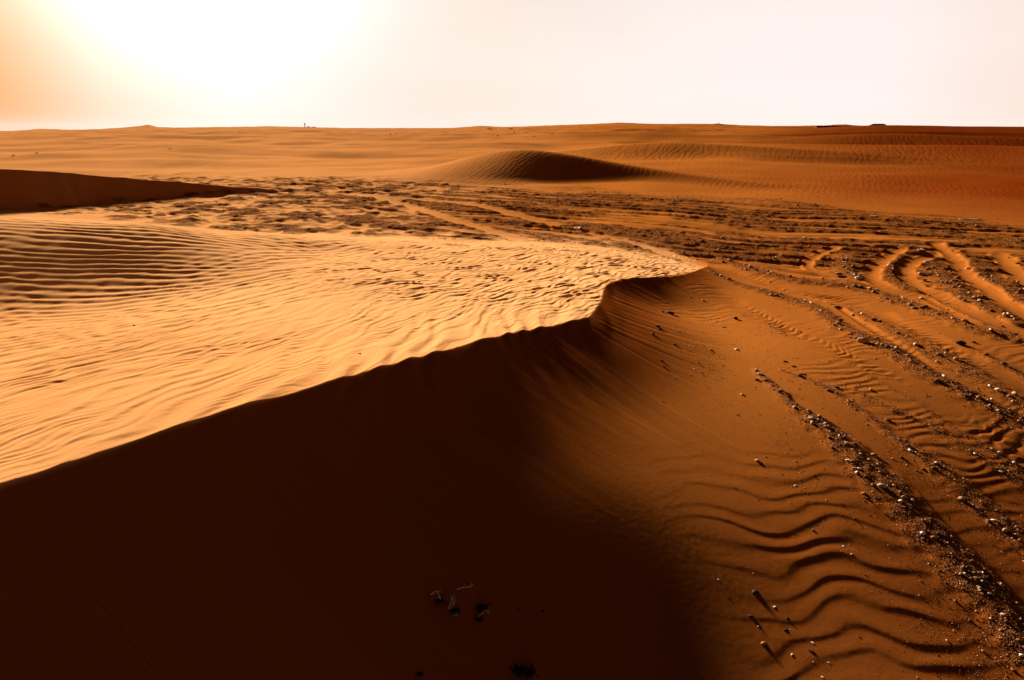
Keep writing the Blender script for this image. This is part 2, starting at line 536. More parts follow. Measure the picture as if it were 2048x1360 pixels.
    if m.any():
        X, Y, Rr = x[m], y[m], r[m]
        W = tps(X, Y)
        d, (zc,), S = polydist(X, Y, CREST)
        W = smin(W, zc * 0 + 1.6, .3)
        edge = np.exp(-np.maximum(-d, 0) / 0.55)      # 1 at the crest
        # undulations that scallop the crest
        big = ripples(X, Y, .21, R(0), .7, 3.0, 51, .62, .25)
        sc_amp = .018 * ss(S, 8.8, 11.0) * (1 - .6 * ss(S, 13.2, 14.4))
        far = 1 - ss(Rr, 14, 22)
        Wr = W + sc_amp * big * (0.12 + 0.88 * np.exp(-np.maximum(-d, 0) / .55)) * far
        nmod = gn(X / .8, Y / .8, 52)
        # long ripples on the windward side
        r1 = ripples(X, Y, .140, R(14), 1.1, 3.0, 53, .68, .42)
        r2 = ripples(X, Y, .055, R(24), 1.4, 4.0, 54, .68, .38)
        mound = ss(-X + .12 * gn(X, Y, 56), 2.4, 4.2) * ss(Y + 1.1 * X, 0.0, 1.1)
        trough = ss(-X + .2 * gn(X, Y, 66), 1.6, 3.2) * ss(Y + .9 * X, .2, 1.2) * (1 - .8 * mound)
        cusp = ss(Y + .30 * X, 5.0, 6.6) * (1 - mound) * (1 - .8 * trough)                              # cuspate ripples toward the far edge
        a1 = (.0035 + .004 * ss(nmod, -.2, .6)) * (1 - mound) * (1 - .5 * cusp)
        Wr += a1 * r1 * .8 * (1 - ss(Rr, 9, 20))
        Wr += .0052 * r2 * (1 - .7 * edge) * (0.25 + .75 * ss(gn(X / .5, Y / .9, 55), -.35, .35)) * (1 - ss(Rr, 4.5, 9))
        if True:
            rt = ripples(X, Y, .19, R(30), .8, 4.0, 65, .6, .3)
            Wr += .011 * rt * trough * (1 - ss(Rr, 12, 25))
            rm = ripples(X, Y, .15, R(62), .8, 5.0, 57, .55, .2)
            Wr += .0115 * rm * mound * (0.55 + .45 * ss(gn(X / 1.1, Y / 1.1, 58), -.4, .3)) * (1 - ss(Rr, 14, 30))
            rc = ripples(X, Y, .20, R(48), 1.3, 2.2, 59, .72, .55)
            Wr += .015 * rc * cusp * ss(gn(X / .42, Y / .42, 60), -.35, .45) * (1 - ss(Rr, 12, 25))
            rc2 = ripples(X, Y, .11, R(35), 1.2, 2.4, 61, .72, .45)
            Wr += .008 * rc2 * cusp * (1 - ss(Rr, 9, 16))
        # slip face
        ang = .60 - .185 * ss(S, 9.6, 13.1) + .09 * ss(S, 13.8, 14.8)
        st = gn(S / .10, d / 2.5, 62) + .6 * gn(S / .045, d / 1.5, 63)
        stream = ss(S, 12.2, 13.2)
        Sf = zc - ang * d + .005 * st * ss(d, .02, .25) * (.30 + stream)
        Sf = Sf + .010 * gn(S / .42, d / 1.4, 64) * ss(d, .1, .5) + .020 * gn(S / 1.3, d / .8, 67) * ss(d, .1, .6)
        Sf = Sf + sc_amp * big * np.exp(-np.maximum(d, 0) / .12)
        body = np.minimum(Wr, Sf)
        k = np.where(d > 0, .34, .10).astype(f32)
        flat = h[m]
        hh = smax(flat, body, k)
        cov = ss(body - flat, -.02, .05)
        hh = np.where(body > flat + .03, hh, hh)
        # sand drifted over the gravel at the foot
        drift = ss(body - flat0[m], -.10, .02)
        g[m] *= 1 - drift
        wind[m] = np.maximum(wind[m], cov * (d < 0))
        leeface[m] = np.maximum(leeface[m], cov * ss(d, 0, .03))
        sunlit_tone[m] = np.maximum(sunlit_tone[m], ss(body - flat0[m], -.42, .06) * (d < 0))
        lee_shade[m] = np.maximum(lee_shade[m], ss(body - flat, -.30, .22) * ss(d, 0, .03))
        h[m] = hh * 1.0
    # ---- ripples on the lower right sand
    m = near_mask(x, y, (-.5, 3.4, .8, 4.8))
    if m.any():
        X, Y = x[m], y[m]
        a = ss(X + .25 * gn(X / .6, Y / .6, 71), .7, 1.55) * (1 - ss(Y, 3.2, 4.1)) * (1 - g[m]) * (1 - .6 * ss(X, 2.05, 2.3))
        bend = .05 * np.sin((X - .2 - .35 * Y) * 2 * np.pi / .85) + .035 * gn(X / .5, Y / .5, 72)
        ph = (Y + bend - .05 * X) / .138 + .45 * gn(X / .30, Y / .20, 73)
        t = ph - np.floor(ph)
        f = np.where(t < .28, t / .28, (1 - t) / .72)
        am = .0048 * (0.35 + .65 * ss(X, .9, 1.7)) * (.5 + .5 * ss(gn(X / .45, Y / .35, 74), -.5, .4))
        h[m] += a * am * (f * f * (3 - 2 * f) - .5)
    # ---- gentle ripples on open sand
    open_ = (1 - g) * (1 - leeface)
    m = (r < 30) & (r > 3.0) & (x > 1.2)
    if m.any():
        X, Y = x[m], y[m]
        a = open_[m] * (1 - wind[m]) * ss(gn(X / .9, Y / .9, 81), -.1, .5) * ss(X + .35 * Y, 3.6, 4.6)
        h[m] += .0042 * a * ripples(X, Y, .10, R(70), .9, 3, 82, .6, .35) * lod(.12)[m]
    m = (r > 14) & (r < 260)
    if m.any():
        X, Y, Rr = x[m], y[m], r[m]
        o = open_[m]
        h[m] += .0055 * o * ripples(X, Y, .21, R(28), .7, 4, 83, .6, .4) * ss(Rr, 17, 24) * (1 - ss(Rr, 38, 70)) * (.35 + .65 * ss(gn(X / 5, Y / 5, 84), -.4, .3))
        h[m] += .0095 * o * ripples(X, Y, .42, R(24), 1.0, 3, 85, .6, .45) * ss(Rr, 26, 42) * (1 - ss(Rr, 60, 110)) * (.2 + .8 * ss(gn(X / 12, Y / 12, 86), -.4, .3))
        h[m] += .05 * gn(X / 2.2, Y / 3.2, 87) * o * ss(Rr, 90, 150)
    # fine unevenness
    h += .0003 * gn(x / .03, y / .03, 91) * (1 - ss(r, 3, 6)) * (1 - leeface)
    if not want:
        return h
    # sand tone: 0 = pale, painted on sunlit slopes, .5 = orange, 1 = deep red (shade painted in to the right, up close and in the lee)
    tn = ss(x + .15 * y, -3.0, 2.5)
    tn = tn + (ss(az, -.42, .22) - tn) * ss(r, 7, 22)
    tone = .16 + .34 * tn + .5 * ss(az + .22 * gn(x / 30, y / 18, 95), .05, .75) * ss(r, 8, 26)  # light falling off to the right, painted as redder sand
    tone = tone + .24 * ss(5.0 - y, 0, 2.4) * (x > -1) + .12 * ss(x, 1.5, 3.5) * (r < 12)  # dimmer foreground and right side painted into the colour
    tone = tone * (1 - sunlit_tone) + .17 * wind * (r < 16) * ss(5.2 - y - .5 * x, 0, 2.6) + .12 * ss(-az, -.1, .4) * ss(r, 18, 40)  # sunlit windward slope painted paler than the plain
    tone = tone + (.85 - tone) * np.maximum(lee_shade, leeface * (r > 12) * .25)  # shade of the slip faces painted as dark red
    return h, np.clip(g, 0, 1), tone.astype(f32), leeface


# ------------------------------------------------------------------ materials
def mat(name):
    m_ = bpy.data.materials.new(name)
    m_.use_nodes = True
    t = m_.node_tree
    return m_, t, t.nodes['Principled BSDF']


SAND_PALE = (0.97, 0.485, 0.195)  # also carries the painted sunlight on the windward slope
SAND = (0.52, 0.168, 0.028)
SAND_RED = (0.22, 0.036, 0.004)  # also carries the painted shade of lee, foreground and right
STONY = (0.17, 0.070, 0.030)


def sand_material():
    m_, t, p = mat('sand')
    tc = nd(t, 'ShaderNodeTexCoord')
    at_g = nd(t, 'ShaderNodeAttribute', attribute_name='gravel')
    at_t = nd(t, 'ShaderNodeAttribute', attribute_name='tone')
    n1 = nd(t, 'ShaderNodeTexNoise')
    n1.inputs['Scale'].default_value = 260.0
    n1.inputs['Detail'].default_value = 2.0
    lk(t, tc.outputs['Object'], n1.inputs['Vector'])
    n2 = nd(t, 'ShaderNodeTexNoise')
    n2.inputs['Scale'].default_value = 0.7
    n2.inputs['Detail'].default_value = 5.0
    lk(t, tc.outputs['Object'], n2.inputs['Vector'])
    n3 = nd(t, 'ShaderNodeTexNoise')
    n3.inputs['Scale'].default_value = 38.0
    n3.inputs['Detail'].default_value = 6.0
    n3.inputs['Roughness'].default_value = 0.7
    lk(t, tc.outputs['Object'], n3.inputs['Vector'])
    mx = nd(t, 'ShaderNodeValToRGB')
    lk(t, at_t.outputs['Fac'], mx.inputs[0])
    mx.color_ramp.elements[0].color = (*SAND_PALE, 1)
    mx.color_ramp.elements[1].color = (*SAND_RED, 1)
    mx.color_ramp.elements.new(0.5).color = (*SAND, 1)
    # grain and broad patches
    k = mth(t, 'MULTIPLY_ADD', n1.outputs['Fac'], 0.55, 0.72)
    k2 = mth(t, 'MULTIPLY_ADD', n2.outputs['Fac'], 0.30, 0.85)
    kk = mth(t, 'MULTIPLY', k, k2)
    vm = nd(t, 'ShaderNodeVectorMath', operation='SCALE')
    lk(t, mx.outputs[0], vm.inputs[0])
    lk(t, kk, vm.inputs['Scale'])
    rs = nd(t, 'ShaderNodeValToRGB')
    rs.color_ramp.elements[0].position = 0.35
    rs.color_ramp.elements[0].color = (0.05, 0.018, 0.006, 1)
    rs.color_ramp.elements[1].position = 0.66
    rs.color_ramp.elements[1].color = (0.40, 0.125, 0.022, 1)
    lk(t, n3.outputs['Fac'], rs.inputs[0])
    m2 = nd(t, 'ShaderNodeMix', data_type='RGBA')
    geo = nd(t, 'ShaderNodeNewGeometry')
    ln = nd(t, 'ShaderNodeVectorMath', operation='LENGTH')
    lk(t, geo.outputs['Position'], ln.inputs[0])
    # the near gravel is thin over sand, the stony flat farther out is denser
    dens = nd(t, 'ShaderNodeMapRange')
    dens.inputs[1].default_value = 6.0
    dens.inputs[2].default_value = 11.0
    dens.inputs[3].default_value = 0.48
    dens.inputs[4].default_value = 0.82
    lk(t, ln.outputs['Value'], dens.inputs[0])
    lk(t, mth(t, 'MULTIPLY', at_g.outputs['Fac'], dens.outputs[0]), m2.inputs[0])
    lk(t, vm.outputs[0], m2.inputs[6])
    lk(t, rs.outputs[0], m2.inputs[7])
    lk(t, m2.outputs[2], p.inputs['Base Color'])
    p.inputs['Roughness'].default_value = 0.85
    p.inputs['Specular IOR Level'].default_value = 0.0
    p.inputs['Specular Tint'].default_value = (1, .8, .6, 1)
    bp = nd(t, 'ShaderNodeBump')
    bp.inputs['Strength'].default_value = 0.35
    bp.inputs['Distance'].default_value = 0.004
    lk(t, n1.outputs['Fac'], bp.inputs['Height'])
    b2 = nd(t, 'ShaderNodeBump')
    lk(t, at_g.outputs['Fac'], b2.inputs['Strength'])
    b2.inputs['Distance'].default_value = 0.03
    lk(t, n3.outputs['Fac'], b2.inputs['Height'])
    lk(t, bp.outputs[0], b2.inputs['Normal'])
    lk(t, b2.outputs[0], p.inputs['Normal'])
    return m_


def stone_material(name, attr=None, col=(.3, .2, .15), rough=.8, var=.5):
    m_, t, p = mat(name)
    tc = nd(t, 'ShaderNodeTexCoord')
    n = nd(t, 'ShaderNodeTexNoise')
    n.inputs['Scale'].default_value = 60.0
    n.inputs['Detail'].default_value = 4.0
    lk(t, tc.outputs['Object'], n.inputs['Vector'])
    vm = nd(t, 'ShaderNodeVectorMath', operation='SCALE')
    if attr:
        a = nd(t, 'ShaderNodeAttribute', attribute_name=attr)
        lk(t, a.outputs['Color'], vm.inputs[0])
    else:
        vm.inputs[0].default_value = col
    lk(t, mth(t, 'MULTIPLY_ADD', n.outputs['Fac'], 2 * var, 1 - var), vm.inputs['Scale'])
    lk(t, vm.outputs[0], p.inputs['Base Color'])
    p.inputs['Roughness'].default_value = rough
    p.inputs['Specular IOR Level'].default_value = 0.12
    bp = nd(t, 'ShaderNodeBump')
    bp.inputs['Strength'].default_value = 0.4
    bp.inputs['Distance'].default_value = 0.004
    lk(t, n.outputs['Fac'], bp.inputs['Height'])
    lk(t, bp.outputs[0], p.inputs['Normal'])
    return m_


M_SAND = sand_material()
M_GRAVEL = stone_material('gravel_stone', attr='col', rough=.75, var=.3)


# ------------------------------------------------------------------ terrain mesh: rings whose spacing grows with distance
def build_ground():
    rs = [0.02, .15, .35, .6, .85, 1.05]
    rr = 1.2
    while rr < 7000:
        rs.append(rr)
        if rr < 7:
            st = .0021
        elif rr < 40:
            st = .0024
        elif rr < 110:
            st = .0036
        elif rr < 260:
            st = .005
        else:
            st = .03
        rr *= 1 + st / QUAL
    rs = np.array(rs)
    nd_ = int(1500 * QUAL)
    a = np.radians(np.r_[np.linspace(-50, 50, nd_), np.linspace(50, 310, int(260 * QUAL) + 2)[1:-1]])
    nr, na = len(rs), len(a)
    print('ground grid', nr, na, nr * na)
    RR, AA = np.meshgrid(rs, a, indexing='ij')
    X = (RR * np.sin(AA)).ravel()
    Y = (RR * np.cos(AA)).ravel()
    n = X.size
    Z = np.empty(n, f32)
    Gv = np.empty(n, f32)
    Tv = np.empty(n, f32)
    ch = 250000
    for i in range(0, n, ch):
        z, g, t, _ = terrain(X[i:i + ch], Y[i:i + ch], True)
        Z[i:i + ch] = z
        Gv[i:i + ch] = g
        Tv[i:i + ch] = t
    print('heights', round(time.time() - T0, 1))
    me = bpy.data.meshes.new('desert_ground')
    me.vertices.add(n)
    co = np.empty((n, 3), f32)
    co[:, 0] = X
    co[:, 1] = Y
    co[:, 2] = Z
    me.vertices.foreach_set('co', co.ravel())
    i0 = np.arange(nr - 1)[:, None] * na
    j = np.arange(na)[None, :]
    j1 = (j + 1) % na
    q = np.stack([i0 + j, i0 + na + j, i0 + na + j1, i0 + j1], -1)
    q = q[..., ::-1].reshape(-1, 4).astype(np.int32)
    nf = len(q)
    me.loops.add(nf * 4)
    me.loops.foreach_set('vertex_index', q.ravel())
    me.polygons.add(nf)
    me.polygons.foreach_set('loop_start', (np.arange(nf) * 4).astype(np.int32))
    me.update(calc_edges=True)
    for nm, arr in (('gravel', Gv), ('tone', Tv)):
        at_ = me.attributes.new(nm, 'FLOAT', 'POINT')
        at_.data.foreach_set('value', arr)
    me.polygons.foreach_set('use_smooth', np.ones(nf, bool))
    me.materials.append(M_SAND)
    o = bpy.data.objects.new('desert_ground', me)
    C.objects.link(o)
    o['kind'] = 'structure'
    print('mesh', round(time.time() - T0, 1))
    return o


GROUND = build_ground()


def zat(x, y):
    return float(terrain(np.array([x]), np.array([y]))[0])


def ground_hit(px, py):
    """point of the built ground seen at that pixel"""
    u = (px - 1024) / FPX
    v = (680 - py) / FPX
    d = np.array([u, CP + v * SP, -SP + v * CP])
    t = np.geomspace(1.5, 400, 400)
    for _ in range(2):
        X, Y, Z = d[0] * t, d[1] * t, CAMZ + d[2] * t
        h = terrain(X, Y)
        k = max(int(np.argmax(h > Z)), 1)
        t = np.linspace(t[k - 1], t[k], 60)
    return float(X[k]), float(Y[k]), float(h[k])


# ------------------------------------------------------------------ gravel
def stone_templates():
    out = []
    rg = np.random.default_rng(3)
    ico = [(0, 0, 1), (.89, 0, .45), (.28, .85, .45), (-.72, .53, .45), (-.72, -.53, .45), (.28, -.85, .45),
           (.72, .53, -.45), (-.28, .85, -.45), (-.89, 0, -.45), (-.28, -.85, -.45), (.72, -.53, -.45), (0, 0, -1)]
    F = [(0, 1, 2), (0, 2, 3), (0, 3, 4), (0, 4, 5), (0, 5, 1), (1, 6, 2), (2, 7, 3), (3, 8, 4), (4, 9, 5), (5, 10, 1),
         (2, 6, 7), (3, 7, 8), (4, 8, 9), (5, 9, 10), (1, 10, 6), (11, 7, 6), (11, 8, 7), (11, 9, 8), (11, 10, 9), (11, 6, 10)]
    for _ in range(12):
        v = np.array(ico) * rg.uniform(.72, 1.2, (12, 1)) * np.array([1.0, rg.uniform(.6, .95), rg.uniform(.4, .75)])
        out.append(v)
    return np.array(out, f32), np.array(F, np.int32)


TPL, TF = stone_templates()
PAL = np.array([(.07, .025, .009), (.16, .055, .016), (.28, .095, .024), (.46, .16, .036), (.12, .06, .036), (.55, .26, .11), (.85, .66, .48)], f32)
PALW = [.22, .24, .2, .14, .1, .07, .03]


def build_gravel():
    rg = np.random.default_rng(5)
    N = int(1300000 * QUAL)
    r = np.exp(rg.uniform(np.log(2.2), np.log(24), N) )
    r[: N // 3] = np.exp(rg.uniform(np.log(2.2), np.log(7), N // 3))
    a = rg.uniform(-.80, .80, N)
    a[: N // 3] = rg.uniform(.25, .80, N // 3)
    # a few strays out on the clean sand of the lower right
    X = r * np.sin(a)
    Y = r * np.cos(a)
    H, G, T, L = [np.concatenate(z) for z in zip(*[terrain(X[i:i + 130000], Y[i:i + 130000], True) for i in range(0, N, 130000)])]
    stray = (X > .9) * (.012 + .05 * ss(gn(X / .5, Y / .9, 98), .1, .6)) * ss(X + .4 * Y, 2.6, 3.6) * (1 - L)
    keep = rg.uniform(0, 1, N) < stray + np.clip(G ** 1.1, 0, 1) * (.16 + .5 * ss(gn(X / .16, Y / .16, 97), -.3, .5) + .2 * (r > 7))
    X, Y, H, r = X[keep], Y[keep], H[keep], r[keep]
    n = len(X)
    print('stones', n)
    s = (rg.pareto(2.8, n) * .5 + .9) * np.maximum(.0026, .0006 * r) * (1 - .35 * ss(r, 8, 13))
    s = np.minimum(s, .0016 * r + .016)
    k = rg.integers(0, len(TPL), n)
    th = rg.uniform(0, 2 * np.pi, n)
    V = TPL[k]
    V = V * s[:, None, None]
    c, sn = np.cos(th)[:, None], np.sin(th)[:, None]
    vx = V[:, :, 0] * c - V[:, :, 1] * sn + X[:, None]
    vy = V[:, :, 0] * sn + V[:, :, 1] * c + Y[:, None]
    vz = V[:, :, 2] + (H + .02 * s)[:, None]
    co = np.stack([vx, vy, vz], -1).reshape(-1, 3).astype(f32)
    q = (TF[None] + (np.arange(n) * 12)[:, None, None]).reshape(-1, 3).astype(np.int32)
    me = bpy.data.meshes.new('gravel')
    me.vertices.add(len(co))
    me.vertices.foreach_set('co', co.ravel())
    me.loops.add(q.size)
    me.loops.foreach_set('vertex_index', q.ravel())
    me.polygons.add(len(q))
    me.polygons.foreach_set('loop_start', (np.arange(len(q)) * 3).astype(np.int32))
    me.update(calc_edges=True)
    ci = rg.choice(len(PAL), n, p=PALW)
    col = PAL[ci] * rg.uniform(.7, 1.3, (n, 1)).astype(f32)
    cc = np.ones((n, 12, 4), f32)
    cc[:, :, :3] = col[:, None, :]
    ca = me.color_attributes.new('col', 'FLOAT_COLOR', 'POINT')
    ca.data.foreach_set('color', cc.ravel())
    me.materials.append(M_GRAVEL)
    o = bpy.data.objects.new('gravel', me)
    C.objects.link(o)
    o['kind'] = 'stuff'
    o['label'] = 'dark brown gravel heaped in streaks beside the wheel ruts'
    o['category'] = 'gravel'
    print('gravel', n, round(time.time() - T0, 1))


build_gravel()

# ------------------------------------------------------------------ things
def simple_mat(name, col, rough=.8, var=.25, scale=30.0):
    return stone_material(name, col=col, rough=rough, var=var)


M_ST = {
    'tan': simple_mat('tan_stone', (.50, .27, .13), .8, .4),
    'white': simple_mat('white_stone', (.86, .76, .66), .7, .2),
    'pale': simple_mat('pale_stone', (.64, .46, .32), .75, .3),
    'dark': simple_mat('dark_stone', (.045, .022, .015), .75, .4),
    'brown': simple_mat('brown_stone', (.20, .085, .035), .8, .4),
}
M_TWIG = simple_mat('dry_twig_bark', (.80, .62, .45), .8, .3)
M_ROOT = simple_mat('dark_root_bark', (.05, .025, .015), .9, .4)
M_LITTER = simple_mat('white_plastic', (.80, .78, .80), .4, .08)
M_LEAF = simple_mat('shrub_foliage', (.055, .040, .018), .8, .4)
M_WALL = simple_mat('dark_blockwork', (.22, .09, .05), .9, .2)
M_POST = simple_mat('weathered_metal', (.10, .08, .08), .6, .2)


def link_mesh(name, V, F, material, parent=None, smooth=False):
    me = bpy.data.meshes.new(name)
    me.from_pydata([tuple(v) for v in V], [], [tuple(f) for f in F])
    if smooth:
        me.polygons.foreach_set('use_smooth', [True] * len(me.polygons))
    me.materials.append(material)
    me.update()
    o = bpy.data.objects.new(name, me)
    C.objects.link(o)
    if parent:
        o.parent = parent
    return o


def tag(o, label, cat, group=None):
    o['label'] = label
    o['category'] = cat
    if group:
        o['group'] = group
    return o


def ico(sub):
    import bmesh
    bm = bmesh.new()
    bmesh.ops.create_icosphere(bm, subdivisions=sub, radius=1.0)
    V = np.array([v.co[:] for v in bm.verts])
    F = [[v.index for v in f.verts] for f in bm.faces]
    bm.free()
    return V, F


ICO = {2: ico(2), 3: ico(3)}


def stone_shape(seed, sub=3, flat=.62, cuts=7):
    """a weathered stone: a ball cut by random facets, then roughened"""
    rg = np.random.default_rng(seed)
    V, F = ICO[sub]
    V = V.copy()
    for _ in range(cuts):
        n = rg.normal(size=3)
        n /= np.linalg.norm(n)
        o = rg.uniform(.55, .9)
        d = V @ n
        V -= np.outer(np.maximum(d - o, 0) * .85, n)
    V *= np.array([1.0, rg.uniform(.65, .9), flat])
    bump = 1 + .06 * gn(V[:, 0] * 2.7 + seed, V[:, 1] * 2.7 + V[:, 2] * 3.1, seed % 40) + .03 * gn(V[:, 0] * 7 + 3, V[:, 2] * 7 + V[:, 1] * 5, 3)
    return V * bump[:, None], F


def stone(px, py, size, kind, label, seed=1, flat=.62, rot=0.0, sink=.25, group=None, cat='stone', stretch=1.0, name='stone'):
    x, y, z = ground_hit(px, py)
    V, F = stone_shape(seed, 3, flat)
    V = V * size
    V[:, 0] *= stretch
    c, s_ = math.cos(rot), math.sin(rot)
    V = np.c_[V[:, 0] * c - V[:, 1] * s_, V[:, 0] * s_ + V[:, 1] * c, V[:, 2] + size * flat * (1 - 2 * sink) + 0]
    o = link_mesh(name, V, F, M_ST[kind], smooth=True)
    o.location = (x, y, z)
    tag(o, label, cat, group)
    return o


